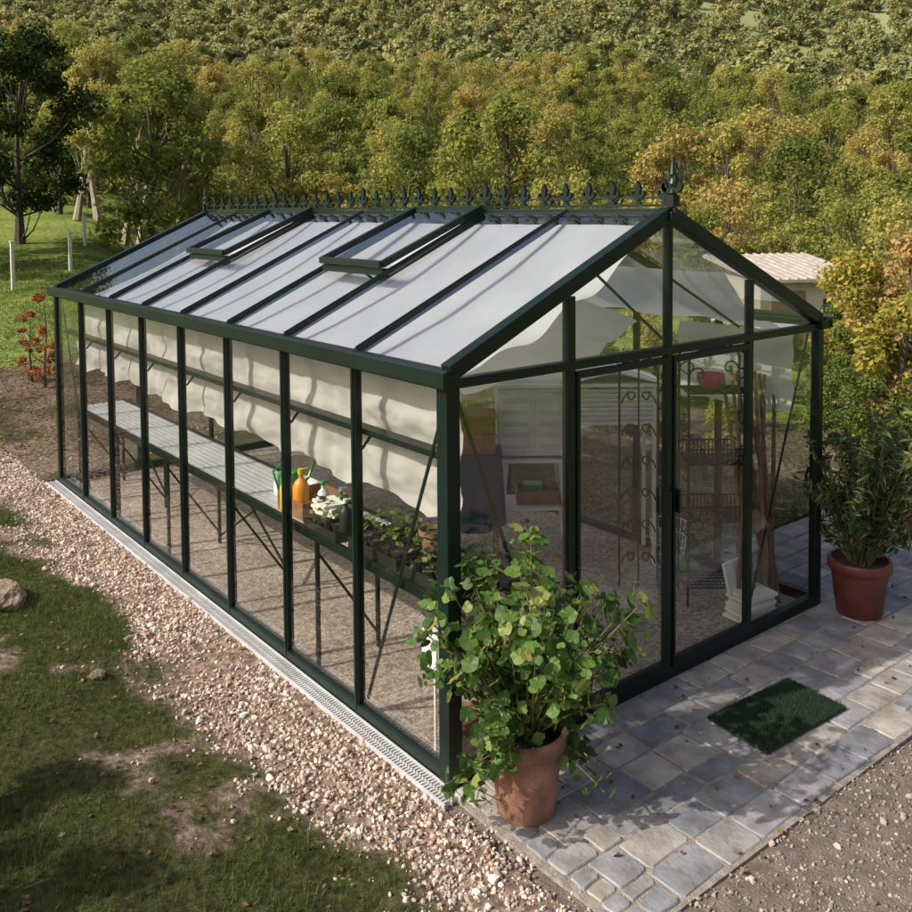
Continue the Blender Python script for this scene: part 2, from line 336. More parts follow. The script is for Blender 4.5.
blades('side_grass',16000,3.1,8,1,6.3,lambda x,y:.8+0*x,lambda x,y:(fbm(x*2,y*2,8)-.5)*.10,.04,.12,.006)
def leaves_on(name,N,x0,x1,y0,y1,zf,s0,s1,mat,dens=None):
    x=rng.uniform(x0,x1,N);y=rng.uniform(y0,y1,N)
    if dens is not None: k=rng.random(N)<dens(x,y);x=x[k];y=y[k];N=len(x)
    nr=np.stack([rng.normal(0,.35,N),rng.normal(0,.35,N),np.ones(N)],1)
    V,F=scatter(LEAF,LEAFF,np.stack([x,y,zf(x,y)+.010],1),frames(nr,rng.uniform(0,6.28,N)),rng.uniform(s0,s1,N))
    return link(bpy.data.objects.new(name,arrmesh(name,V,F,mat)))
leaves_on('fallen_leaves',3000,-3,-.15,-.5,8,gz,.012,.036,M['litter'],lambda x,y:.3+.6*vnoise(x*2,y*2,9))
leaves_on('leaf_litter',10000,-3,3,7,14.2,lambda x,y:np.where(x<-.13,gz2(x,y),.02),.02,.06,M['litter'])
# ------------------------------------------------------------------ paving
W=3.0;L=5.96;H=1.80;HR=2.505;BY=L/8;BX=W/4
mb=MB()
def pave(x0,x1,y0,y1):
    y=y0
    while y<y1-.03:
        h=random.choice([.12,.15,.18,.22]); h=min(h,y1-y)
        if y1-(y+h)<.07: h=y1-y
        x=x0-random.random()*.1
        while x<x1:
            wd=random.uniform(.12,.32); xa=max(x,x0); xb=min(x+wd,x1)
            if xb-xa>.05:
                parts=[(y,y+h)]
                if h>.17 and wd<.24 and random.random()<.4:
                    q_=random.uniform(.4,.6); parts=[(y,y+h*q_),(y+h*q_,y+h)]
                for ya,yb in parts:
                    g=random.uniform(.004,.008); zt=random.uniform(-.002,.004)
                    cx=(xa+xb)/2;cy=(ya+yb)/2; a=(xb-xa)/2-g; b_=(yb-ya)/2-g; ta=random.uniform(-.012,.012); tb=random.uniform(-.012,.012)
                    j=lambda:random.uniform(-.008,.008)
                    cr=[(cx-a,cy-b_),(cx+a,cy-b_),(cx+a,cy+b_),(cx-a,cy+b_)]; cr=[(p+j(),q+j()) for p,q in cr]
                    ring=[]
                    for k in range(4):
                        p0=cr[k-1];p1=cr[k];p2=cr[(k+1)%4]
                        def tow(p,q,dd):
                            L_=math.hypot(q[0]-p[0],q[1]-p[1]); return (p[0]+(q[0]-p[0])*dd/L_,p[1]+(q[1]-p[1])*dd/L_)
                        rr_=random.uniform(.004,.014)
                        mid=((p1[0]+p2[0])/2+random.uniform(-.004,.004),(p1[1]+p2[1])/2+random.uniform(-.004,.004))
                        ring+= [tow(p1,p0,rr_),tow(p1,p2,rr_),mid]
                    nn_=len(ring); vs=[(p,q,-.05) for p,q in ring]+[(p,q,zt-.005) for p,q in ring]
                    vs+=[(cx+(p-cx)*(1-.005/a),cy+(q-cy)*(1-.005/b_),zt+ta*(p-cx)+tb*(q-cy)) for p,q in ring]
                    fs=[tuple(2*nn_+k for k in range(nn_))]
                    for k in range(nn_):
                        k2=(k+1)%nn_; fs+=[(k,k2,nn_+k2,nn_+k),(nn_+k,nn_+k2,2*nn_+k2,2*nn_+k)]
                    mb.add(vs,fs)
            x+=wd
        y+=h
pave(-.02,6.2,-1.09,-.045)
pave(3.06,6.2,-.04,.93)
mb.obj('stone_paving',M['paver'])
mb=MB(); mb.box((3.1,-.56,-.0530),(6.3,1.1,.097)); mb.box((4.63,.46,-.0545),(3.2,.98,.094))
mb.obj('paving_mortar_bed',simple('sand_mortar',(.25,.225,.20),.95,0,.8,120,.35,20))
ysoil=simple('yard_soil',(.15,.12,.10),.95,0,1,90,.35,14)
yz=lambda x,y:-.012+(fbm(x*3,y*3,2)-.5)*.02-.05*sm(-1.11,-1.07,y)*(x>-.04)
strip('gravel_yard',np.arange(-2.2,7,.06),np.arange(-5,-1.04,.06),yz,ysoil)
strip('yard_verge',np.arange(-2.2,-.0,.06),np.arange(-1.12,.04,.06),lambda x,y:-.016+(fbm(x*3,y*3,2)-.5)*.02,ysoil)
pebbles('yard_gravel',-2.2,4,-2.6,-1.10,19000,lambda x,y:.9+0*x,lambda x,y:-.012+(fbm(x*3,y*3,2)-.5)*.02,.003,.011,M['gravelg'])
pebbles('yard_gravel_verge',-1.6,.0,-1.2,-.02,6000,lambda x,y:.8*sm(.05,-.2,x),lambda x,y:-.012+0*x,.005,.012,M['gravel'])
pebbles('paving_grit',0,5,-1.1,.0,2200,lambda x,y:.9*(sm(.3,.7,fbm(x*2,y*2,61))),lambda x,y:.001+0*x,.001,.0032,M['gravelg'])
leaves_on('fallen_leaves_on_paving',170,.1,5,-1.2,-.1,lambda x,y:0*x,.012,.04,M['litter'])
# ------------------------------------------------------------------ greenhouse
gh=empty('greenhouse')
fb=MB()
for (a,b) in [((0,0),(W,0)),((0,0),(0,L)),((W,0),(W,L)),((0,L),(W,L))]:
    fb.beam((*a,.025),(*b,.025),.055,.07)
for x,y in [(0,0),(W,0),(0,L),(W,L)]:
    q=.075 if (x,y)==(0,0) else .058
    fb.box((x,y,H/2+.0),(q,q,H+.02))
for i in range(1,8):
    for x in (0,W):
        fb.box((x,BY*i,H/2),(.046,.034,H-.03)); fb.box((x+(-.026 if x==0 else .026),BY*i,H/2),(.012,.020,H-.05))
for yy in (0,L):
    for i in range(1,4):
        x=BX*i; top=H+(HR-H)*(1-abs(x-W/2)/(W/2))
        fb.box((x,yy,top/2),(.036 if i!=1 else .05,.046,top-.03))
    fb.beam((0,yy,H),(W,yy,H),.05,.045)
for x,sg in ((0,-1),(W,1)):
    fb.box((x+sg*.018,L/2,H+.015),(.095,L+.11,.06)); fb.box((x+sg*.070,L/2,H+.030),(.012,L+.13,.075)); fb.box((x+sg*.01,L/2,H+.052),(.06,L+.08,.026))
fb.box((W/2,L/2,HR+.012),(.065,L+.10,.05)); fb.box((W/2,L/2,HR+.042),(.022,L+.12,.03))
for sg in (0,1):
    for i in range(9):
        y=BY*i; wd,hh=(.07,.075) if i in (0,8) else (.030,.045)
        a=(0,y,H+.05) if sg==0 else (W,y,H+.05); fb.beam(a,(W/2,y,HR+.03),wd,hh)
        if 0<i<8: fb.beam((a[0],y,a[2]+.026),(W/2,y,HR+.054),.014,.014)
fb.beam((.03,.06,1.70),(.03,.72,.08),.022,.008,(1,0,0)); fb.beam((.06,.03,1.76),(.70,.03,.1),.022,.008,(0,1,0))
fb.beam((.03,L-.06,1.70),(.03,L-.75,.1),.022,.008,(1,0,0)); fb.beam((2.94,.03,1.76),(2.3,.03,.1),.022,.008,(0,1,0))
fb.beam((.95,.03,2.25),(1.49,.03,1.86),.016,.01,(0,1,0)); fb.beam((1.52,.03,2.2),(2.2,.03,1.86),.016,.01,(0,1,0))
fb.obj('frame',M['frame'],gh,bevel=.004)
db=MB()
for x0,x1 in ((BX+.03,W/2-.022),(W/2+.022,3*BX-.024)):
    y=-.018
    db.box(((x0+x1)/2,y,.085),(x1-x0,.028,.045)); db.box(((x0+x1)/2,y,H-.05),(x1-x0,.028,.035))
    db.box((x0+.010,y,H/2+.02),(.020,.030,H-.16)); db.box((x1-.010,y,H/2+.02),(.020,.030,H-.16))
db.box((W/2+.04,-.045,.98),(.016,.03,.13)); db.box((W/2-.04,-.045,.98),(.016,.03,.13))
db.obj('double_door',M['frame'],gh,bevel=.003)
gb=MB()
for i in range(8):
    y0=BY*i+.01;y1=BY*(i+1)-.01; j1=random.uniform(-.004,.004); j2=random.uniform(-.003,.003)
    for x in (-.008,W+.008): gb.add([(x+j1,y0,.06),(x-j1,y1,.06),(x-j1+j2,y1,H-.02),(x+j1+j2,y0,H-.02)],[(0,1,2,3)])
for yy in (-.006,L+.006):
    for i in range(4):
        x0=BX*i+.01;x1=BX*(i+1)-.01; j1=random.uniform(-.004,.004)
        tp=lambda x:H+(HR-H)*(1-abs(x-W/2)/(W/2))
        gb.add([(x0,yy+j1,.06),(x1,yy-j1,.06),(x1,yy-j1,H-.02),(x0,yy+j1,H-.02)],[(0,1,2,3)])
        gb.add([(x0,yy,H+.02),(x1,yy,H+.02),(x1,yy,tp(x1)),(x0,yy,tp(x0)+.001)],[(0,1,2,3)])
gb.obj('wall_glass',M['glass'],gh)
gb=MB()
vents=[2,5]
def rp(x,y,o=0):
    t=x/(W/2); return (x-.44*o,y,H+.060+(HR-H-.01)*t+.9*o)
for i in range(8):
    y0=BY*i+.012;y1=BY*(i+1)-.012; j=random.uniform(-.004,.004)
    xt=W/2-.02; xe=.78 if i in vents else xt
    gb.add([rp(-.04,y0,j),rp(-.04,y1,0),rp(xe,y1,0),rp(xe,y0,j)],[(0,1,2,3)])
    q=[rp(-.04,y0),rp(-.04,y1),rp(xt,y1),rp(xt,y0)]; gb.add([(W-a,b,c) for a,b,c in q],[(0,1,2,3)])
gb.obj('roof_glass',M['roofglass'],gh)
for i in vents:
    vb=MB(); gv=MB(); y0=BY*i+.015;y1=BY*(i+1)-.015; lo=.70;hi=W/2-.03
    o_lo=.055
    A=Vector(rp(lo,y0,o_lo));B=Vector(rp(lo,y1,o_lo));C=Vector(rp(hi,y1,.03));D=Vector(rp(hi,y0,.03))
    for a,b,wd in ((A,B,.05),(B,C,.036),(C,D,.036),(D,A,.036)): vb.beam(a,b,wd,.042)
    A2=Vector(rp(lo,y0,.0));B2=Vector(rp(lo,y1,.0)); vb.beam(A2,B2,.045,.045)
    mid=(A+B)/2; vb.beam(mid,Vector(rp(lo+.12,(y0+y1)/2,-.18)),.015,.015)
    vb.obj('roof_vent_frame',M['frame'],gh,bevel=.003)
    gv.add([A,B,C,D],[(0,1,2,3)]); gv.obj('roof_vent_glass',M['roofglass'],gh)
half=[(.14,0),(.14,.07),(.05,.11),(.05,.2),(.2,.24),(.33,.34),(.36,.47),(.30,.56),(.22,.55),(.25,.46),(.2,.39),(.09,.40),(.12,.56),(.15,.68),(.08,.86),(0,1)]
prof=half+[(-x,z) for x,z in half[-2::-1]]
cb=MB()
def fleur(y,h,z0):
    n_=len(prof); t=.010
    va=[(W/2-t,y+p*h*1.1,z0+q*h) for p,q in prof]; vb_=[(W/2+t,y+p*h*1.1,z0+q*h) for p,q in prof]
    fs=[tuple(range(n_)),tuple(range(2*n_-1,n_-1,-1))]+[(k,n_+k,n_+(k+1)%n_,(k+1)%n_) for k in range(n_)]
    cb.add(va+vb_,fs)
zc=HR+.066; NF=32
for k in range(NF+1):
    y=.02+(L-.04)*k/NF; big=k%8==0 and k>0
    fleur(y,.13 if not big else .15,zc+.014)
    if k<NF:
        yn=y+(L-.04)/NF; pts=[(W/2,y+(yn-y)*(.5-.5*math.cos(a)),zc+.012+.04*math.sin(a)) for a in np.linspace(0,math.pi,7)]; cb.tube(pts,.006,5)
cb.box((W/2,L/2,zc+.006),(.02,L+.08,.014))
for y in (-.03,L+.03):
    cb.box((W/2,y,zc+.03),(.05,.05,.06)); cb.lathe((W/2,y,zc+.05),[(.012,0),(.03,.02),(.012,.045),(.022,.07),(.01,.1),(.02,.12),(.002,.2)],10)
    fleur(y,.17,zc+.03)
cb.obj('ridge_cresting',M['frame'],gh)
m,nn,l=nmat('aggregate_floor'); b=nn['Principled BSDF']; b.inputs['Roughness'].default_value=.85
tc=nn.new('ShaderNodeTexCoord'); vo=nn.new('ShaderNodeTexVoronoi'); vo.inputs['Scale'].default_value=62; l.new(tc.outputs['Object'],vo.inputs['Vector'])
sp=nn.new('ShaderNodeSeparateColor'); l.new(vo.outputs['Color'],sp.inputs[0])
r1=ramp(nn,[(0,(.20,.165,.14)),(.5,(.36,.31,.27)),(1,(.53,.47,.42))]); l.new(sp.outputs[0],r1.inputs[0])
n1=nn.new('ShaderNodeTexNoise'); n1.inputs['Scale'].default_value=1.6; n1.inputs['Detail'].default_value=7; l.new(tc.outputs['Object'],n1.inputs['Vector'])
r2=ramp(nn,[(.3,(.62,.58,.55)),(.7,(1.15,1.12,1.08))]); l.new(n1.outputs['Fac'],r2.inputs[0])
mx=nn.new('ShaderNodeMix'); mx.data_type='RGBA'; mx.blend_type='MULTIPLY'; mx.inputs[0].default_value=1; l.new(r1.outputs[0],mx.inputs[6]); l.new(r2.outputs[0],mx.inputs[7]); l.new(mx.outputs[2],b.inputs['Base Color'])
bp=nn.new('ShaderNodeBump'); bp.inputs['Strength'].default_value=.6; bp.inputs['Distance'].default_value=.006; l.new(vo.outputs['Distance'],bp.inputs['Height']); l.new(bp.outputs[0],b.inputs['Normal'])
mb=MB(); mb.box((W/2,L/2,-.04),(W+.06,L+.06,.07)); mb.obj('floor_slab',m,gh)
def sheet(fn,nu,nv,name,mat,parent):
    U=np.linspace(0,1,nu);Vv=np.linspace(0,1,nv);A,B=np.meshgrid(U,Vv,indexing='ij'); Pn=fn(A,B)
    I=np.arange(nu*nv).reshape(nu,nv); F=np.stack([I[:-1,:-1].ravel(),I[1:,:-1].ravel(),I[1:,1:].ravel(),I[:-1,1:].ravel()],1)
    return link(bpy.data.objects.new(name,arrmesh(name,np.stack([p.ravel() for p in Pn],1),F,mat,smooth=True)),parent)
def curt(y0,y1,xc,sg,zb,ztop=1.76):
    def fn(a,b):
        y=y0+(y1-y0)*a; ph=y/BY*math.pi
        z_low=zb+.06*np.abs(np.cos(ph))+.06*(vnoise(y*1.7,y*0,4)-.5)
        z=ztop+(z_low-ztop)*b
        x=xc+sg*(.012*b*np.sin(y*31+2*np.sin(y*5))+.03*np.sin(b*3.14)*np.abs(np.sin(ph))+.026*(fbm(y*4,z*9,12)-.5)*2+.010*b*np.sin(y*17)+.010*np.sin(z*26+3*np.sin(y*2.6)))
        return [x,y,z]
    return fn
sheet(curt(.10,5.85,.14,1,1.08),420,50,'side_curtain',M['curtain'],gh)
sheet(curt(.1,1.0,2.9,-1,1.18),90,30,'side_curtain_right',M['curtain'],gh)
def roofcl(y0,y1,x0,x1,sag,left=True,wv=.15):
    def fn(a,b):
        y=y0+(y1-y0)*a; t=x0+(x1-x0)*b; base=H+.0+(HR-H)*t/(W/2)
        s=sag*np.sin(np.pi*b)**.8*((1-wv)+wv*np.abs(np.sin(y/BY*math.pi)))+.02+.014*(fbm(y*2.5,t*2.5,15)-.5)
        s=s+.10*np.exp(-y/.25)*np.sin(np.pi*b)*(.6+.4*np.sin(t*14))
        z=base-s; x=t+s*.15
        return [x if left else W-x,y,z]
    return fn
sheet(roofcl(.06,5.3,.06,1.46,.06),260,40,'roof_shade_cloth',M['shade'],gh)
sheet(roofcl(.1,5.3,.05,.85,.12,False,.45),200,30,'roof_shade_cloth_right',M['shade'],gh)
# inner ceiling drape: hangs from the left eave across to below the ridge, scalloped front edge
def ceil(a,b):
    y=.35+3.6*a; x=.12+1.62*b
    z=1.79+.13*b-.09*np.sin(np.pi*b)-.03*np.abs(np.sin(y*3.4))+.03*(fbm(x*3,y*3,44)-.5)
    z=z-.10*np.exp(-a*14)*np.abs(np.sin(b*np.pi*2.5)); z=z+.10*sm(.8,1,b)
    return [x,y+.06*np.sin(b*8)*(1-a),z]
sheet(ceil,120,70,'ceiling_drape',M['curtain'],gh)
mb=MB(); mb.box((.07,L/2,1.45),(.075,L-.16,.03))
for i in range(1,8): mb.beam((.03,BY*i,1.36),(.10,BY*i,1.44),.012,.012)
mb.obj('wall_shelf',M['frame'],gh,bevel=.002)
mb=MB(); 
for x in (-.128,-.040): mb.box((x,2.96,.0),(.010,6.16,.034))
mb.box((-.084,2.96,.004),(.006,6.15,.022))
y=-.1
while y<6.02:
    mb.box((-.084,y,.002),(.078,.0085,.026)); y+=.021
mb.obj('drain_grate',M['alu'])
mb=MB(); mb.box((-.084,2.96,-.055),(.10,6.16,.02)); mb.obj('drain_channel',simple('drain_dark',(.03,.03,.028),.9))
# ------------------------------------------------------------------ staging bench
bench=empty('staging_bench'); mb=MB()
for x in (.065,.50): mb.box((x,2.9,.755),(.028,5.6,.05))
for y in np.arange(.12,5.72,.56): mb.box((.28,y,.742),(.42,.025,.02))
for y in (.15,1.3,2.4,3.5,4.6,5.66):
    for x in (.08,.48): mb.box((x,y,.365),(.022,.022,.73))
    mb.beam((.08,y,.66),(.48,y,.08),.014,.014)
for a,b in ((2.4,3.5),(4.6,5.66)):
    mb.beam((.5,a,.70),(.5,b,.06),.014,.014); mb.beam((.505,b,.70),(.505,a,.06),.014,.014)
mb.obj('bench_frame',M['frame'],bench,bevel=.002)
mb=MB()
for x in np.linspace(.095,.475,9): mb.box((x,2.9,.764),(.036,5.55,.012))
mb.obj('bench_slats',M['alu'],bench,bevel=.002)
def flowerpot(mb,c,r,h,mi=0,n=20):
    mb.mi=mi; mb.lathe(c,[(0,0.001),(r*.68,0),(r*.92,h*.78),(r*1.03,h*.79),(r*1.05,h),(r*.93,h),(r*.88,h*.8),(0,h*.8)],n)
def tray(name,x,y,sx,sy,h,mats=M['blackp'],pots=True,lh=.045):
    e=empty(name,(x,y,.772)); mb=MB()
    mb.box((0,0,.006),(sx,sy,.01))
    for s_ in (-1,1): mb.box((s_*sx/2,0,h/2),(.008,sy,h)); mb.box((0,s_*sy/2,h/2),(sx+.006,.008,h))
    mb.obj('tray',mats,e)
    if pots:
        mb=MB(); P_=[]
        for i in range(int(sx/.10)):
            for j in range(int(sy/.10)):
                c=(-sx/2+.055+i*.10,-sy/2+.055+j*.10,.012)
                flowerpot(mb,c,.042,.075,0,12); mb.mi=1; mb.lathe((c[0],c[1],c[2]+.064),[(0,.003),(.036,0)],12)
                if random.random()<.8: P_.append((c[0],c[1],c[2]+.07))
        mb.obj('small_pots',[M['blackp'],M['soil']],e)
        if P_:
            N=len(P_)*16; base=np.repeat(np.array(P_),16,0); off=rng.normal(0,1,(N,3))*np.array([.035,.035,.04])+np.array([0,0,lh])
            V,F=scatter(LEAF,LEAFF,base+off,frames(off*np.array([1,1,.5])+np.array([0,0,.03]),rng.uniform(0,6.28,N)),rng.uniform(.025,.06,N))
            link(bpy.data.objects.new('seedlings',arrmesh('seedlings',V,F,M['darkleaf'] if y<.5 else M['grnleaf'])),e)
    return e
tray('seed_tray',.27,.28,.36,.42,.06); tray('seed_tray',.27,.76,.36,.44,.06,lh=.08); tray('seed_tray',.20,1.25,.26,.34,.05)
tray('wooden_crate',.26,1.66,.30,.30,.10,M['wood'],False); tray('plastic_tray',.35,1.98,.22,.26,.07,M['white'],False)
def bottle(name,loc,mat,s=1,cap=None):
    e=empty(name,loc); mb=MB(); mb.lathe((0,0,0),[(0,0),(.045*s,0),(.048*s,.01),(.048*s,.15*s),(.035*s,.18*s),(.014*s,.20*s),(.014*s,.23*s),(0,.231*s)],18); mb.obj('body',mat,e,smooth=True)
    mb=MB(); mb.lathe((0,0,.225*s),[(.018*s,0),(.018*s,.03*s),(0,.031*s)],12); mb.box((.025*s,0,.245*s),(.05*s,.012*s,.014*s)); mb.obj('trigger_cap',cap or M['white'],e)
bottle('spray_bottle',(.16,1.62,.79),M['orange'],1.0,M['yellow']); bottle('plastic_bottle',(.12,1.72,.79),M['yellow'],.85); bottle('plastic_bottle',(.24,1.50,.78),M['white'],.8,M['green']); bottle('plastic_bottle',(.30,1.40,.78),M['green'],.7); bottle('plastic_bottle',(.12,1.06,.83),M['blackp'],.7,M['white'])
mb=MB(); 
for k in range(4): mb.box((random.uniform(-.01,.01),random.uniform(-.01,.01),.01+k*.018),(.13,.18,.016),Matrix.Rotation(random.uniform(-.3,.3),3,'Z'))
mb.obj('seed_packet_stack',M['paper'],loc=(.15,1.27,.87))
mb=MB(); flowerpot(mb,(0,0,0),.07,.12,0); mb.mi=1; mb.lathe((0,0,.1),[(0,.003),(.06,0)],14); mb.obj('clay_flowerpot',[M['terra'],M['soil']],loc=(.30,.52,.83),smooth=True)
mb=MB(); mb.lathe((0,0,0),[(0,0),(.07,0),(.075,.01),(.075,.14),(.06,.16),(0,.165)],20); mb.tube([(.07,0,.03),(.14,0,.10),(.18,0,.19)],.010); mb.tube([(.0,-.0,.16),(-.05,0,.22),(-.11,0,.18),(-.075,0,.06)],.007); mb.obj('watering_can',M['green'],loc=(.26,1.95,.78),smooth=True)
mb=MB(); mb.box((0,0,0),(.05,.13,.17)); mb.box((-.03,0,0),(.012,.11,.145)); mb.box((-.04,0,.03),(.01,.05,.05)); mb.tube([(0,.0,-.085),(0,0,-.48)],.008); mb.obj('electrical_box',M['white'],bevel=.006,loc=(.03,.15,.55))
mb=MB(); flowerpot(mb,(0,0,0),.10,.17); mb.mi=1; mb.lathe((0,0,.136),[(0,.003),(.09,0)],16); mb.obj('clay_flowerpot',[M['terra'],M['soil']],loc=(.20,.20,.0),smooth=True)
# ------------------------------------------------------------------ potting table and cabinet
def placed(name,x,y,z=0): e=empty(name,(x,y,z)); e.rotation_euler=(0,0,math.radians(-38.5)); return e
pt=placed('potting_table',2.30,1.92); mb=MB()
mb.box((0,0,.70),(.58,.42,.025)); mb.box((0,0,.33),(.46,.34,.018))
for s_ in (-1,1):
    for t in (-1,1): mb.beam((s_*.20,t*.16,.69),(s_*.27,t*.2,0),.038,.038)
    mb.box((s_*.225,0,.42),(.03,.34,.04))
mb.obj('table',M['white'],pt,bevel=.004)
tb=placed('garden_tool_tray',2.36,1.90,.345); mb=MB(); mb.mi=0; mb.box((0,0,.01),(.34,.22,.015))
for s_ in (-1,1): mb.box((s_*.17,0,.05),(.012,.22,.1)); mb.box((0,s_*.11,.05),(.35,.012,.1))
mb.mi=1; mb.box((-.05,0,.08),(.14,.12,.10)); mb.mi=2; mb.lathe((.09,0,.02),[(0,0),(.045,0),(.055,.11),(0,.11)],14)
mb.obj('tray',[M['wood'],M['green'],M['terra']],tb)
cab=placed('white_cabinet',2.30,1.92,.715); mb=MB()
mb.box((0,0,.27),(.54,.34,.50)); mb.box((0,0,.545),(.62,.42,.03)); mb.box((0,0,.575),(.50,.32,.03))
for x in (-.135,.135):
    mb.box((x,-.178,.27),(.235,.014,.44)); 
    for k in range(5): mb.box((x,-.19,.10+k*.085),(.19,.012,.05),Matrix.Rotation(.4,3,'X'))
mb.obj('cabinet_body',M['white'],cab,bevel=.003)
lc=placed('louvred_hutch',2.62,1.42,0); mb=MB()
mb.box((0,0,1.30),(.66,.42,.025)); mb.box((0,0,1.02),(.60,.38,.02))
for s_ in (-1,1):
    for t in (-1,1): mb.box((s_*.29,t*.18,.64),(.026,.026,1.28))
for k in range(7): mb.box((0,-.185,1.05+k*.034),(.56,.010,.036),Matrix.Rotation(.6,3,'X')); mb.box((-.29,0,1.05+k*.034),(.010,.32,.036),Matrix.Rotation(-.6,3,'Y'))
mb.beam((-.34,-.0,1.315),(0,0,1.40),.44,.012); mb.beam((.34,0,1.315),(0,0,1.40),.44,.012)
mb.obj('hutch',M['white'],lc,bevel=.002)
cs_=placed('cloth_covered_stand',1.74,1.92); mb=MB()
mb.box((0,0,.80),(.36,.30,.03))
for s_ in (-1,1):
    for t in (-1,1): mb.box((s_*.15,t*.12,.40),(.03,.03,.79))
mb.obj('stand',M['wood'],cs_)
def drape(a,b):
    th=a*2*np.pi; hx=.19;hy=.16; c=np.cos(th);s=np.sin(th); k=1/np.maximum(np.abs(c),np.abs(s)); f=1+.10*b*np.sin(th*9)+.08*b
    return [hx*c*k*f,hy*s*k*f,.82-.52*b-.03*b*np.sin(th*3)]
sheet(drape,90,16,'blue_cloth',M['blue'],cs_)
mb=MB(); mb.box((0,0,.823),(.39,.33,.008)); mb.obj('cloth_top',M['blue'],cs_)
bx=placed('wooden_box',1.74,1.92,.828); mb=MB()
for s_ in (-1,1): mb.box((s_*.14,0,.13),(.015,.24,.26)); mb.box((0,s_*.12,.13),(.265,.015,.26))
mb.box((0,0,.01),(.26,.22,.015)); mb.box((0,0,.268),(.31,.28,.014)); mb.box((0,-.13,.13),(.31,.008,.03)); mb.obj('box',M['wood'],bx,bevel=.002)
# ------------------------------------------------------------------ iron etagere
et=placed('iron_etagere',2.56,.46); mb=MB(); hw=.20;hd=.13
for s_ in (-1,1):
    for t in (-1,1): mb.tube([(s_*hw,t*hd,0),(s_*hw,t*hd,1.58)],.009)
    for t in (-1,1):
        for zz in (1.48,.98,.5):
            pts=[]
            for a in np.linspace(0,5.2,18):
                q=.055*(1-a/7.5); pts.append((s_*(hw-.062+q*math.cos(a)),t*hd,zz+.02+q*math.sin(a)))
            mb.tube(pts,.0055,5)
    for zz in np.linspace(.1,1.5,9): mb.tube([(s_*hw,-hd,zz),(s_*hw,hd,zz)],.005,5)
top=[(hw*math.cos(a),-0+0,1.58+.10*math.sin(a)) for a in np.linspace(0,math.pi,14)]
for t in (-1,1): mb.tube([(x,t*hd,z) for x,y,z in top],.009)
for zz in (.12,.55,.92,1.38):
    for k in range(13): mb.tube([(-hw+k*hw/6,-hd,zz),(-hw+k*hw/6,hd,zz)],.0045,5)
    for t in (-1,-.6,-.2,.2,.6,1): mb.tube([(-hw,t*hd,zz),(hw,t*hd,zz)],.0055,5)
    if zz in(.55,.92):
        for k in range(17):
            for t in (-1,1): mb.tube([(-hw+k*hw/8,t*hd,zz),(-hw+k*hw/8,t*hd,zz+.10)],.004,4)
        for t in (-1,1): mb.tube([(-hw,t*hd,zz+.10),(hw,t*hd,zz+.10)],.006,5)
mb.obj('shelf_unit',M['black'],et)
pp=placed('pink_bowl',2.53,.47,1.388); mb=MB(); mb.lathe((0,0,0),[(0,0),(.05,0),(.085,.05),(.09,.10),(.082,.10),(.076,.05),(0,.02)],22); mb.obj('bowl',M['pink'],pp,smooth=True)
tr=placed('iron_trellis',2.33,.90); mb=MB()
for s_ in (-1,1): mb.tube([(s_*.13,0,0),(s_*.13,0,1.45)],.008)
mb.tube([(.13*math.cos(a),0,1.45+.13*math.sin(a)) for a in np.linspace(0,math.pi,12)],.008)
for zz in np.arange(.15,1.5,.22):
    for s_ in (-1,1):
        mb.tube([(s_*(.06+.055*(1-a/8)*math.cos(a)),0,zz+.10*(a/6)+.05*math.sin(a)) for a in np.linspace(0,6,16)],.0055,5)
mb.tube([(0,0,0),(0,0,1.58)],.006); mb.obj('scrollwork',M['black'],tr)
wbk=placed('wire_basket',2.80,1.02); mb=MB()
for k in range(20):
    a=k/20*6.283; mb.tube([(.10*math.cos(a),.10*math.sin(a),0),(.14*math.cos(a),.14*math.sin(a),.30)],.003,4)
for zz,r in ((0,.10),(.1,.113),(.2,.127),(.3,.14)): mb.tube([(r*math.cos(a),r*math.sin(a),zz) for a in np.linspace(0,6.283,25)],.004,5)
mb.obj('basket',M['white'],wbk)
mb=MB(); mb.lathe((0,0,0),[(0,0),(.07,0),(.12,.07),(.125,.075),(.11,.07),(.06,.012),(0,.01)],24); mb.obj('green_bowl',M['green'],loc=(2.72,.86,.0),smooth=True)
mb=MB()
for k in range(7): mb.box((random.uniform(-.02,.02),random.uniform(-.02,.02),.012+k*.024),(.24,.18,.02),Matrix.Rotation(random.uniform(-.3,.3),3,'Z'))
mb.box((.0,.10,.22),(.22,.02,.22),Matrix.Rotation(-.25,3,'X'))
mb.obj('magazine_stack',M['paper'],loc=(2.50,.14,.0))
pe=empty('leaning_poles')
mb=MB()
for k in range(9):
    x0=2.46+k*.05+random.uniform(-.02,.02); y0=.10+random.uniform(0,.12); x1=2.70+.028*k; y1=.30+random.uniform(-.1,.25)
    mid=((x0+x1)/2+random.uniform(-.02,.02),(y0+y1)/2,.85)
    mb.tube([(x0,y0,0),mid,(x1,y1,1.62+random.uniform(-.2,.12))],[.016,.014,.011],7)
mb.obj('poles',M['pole'],pe,smooth=True)
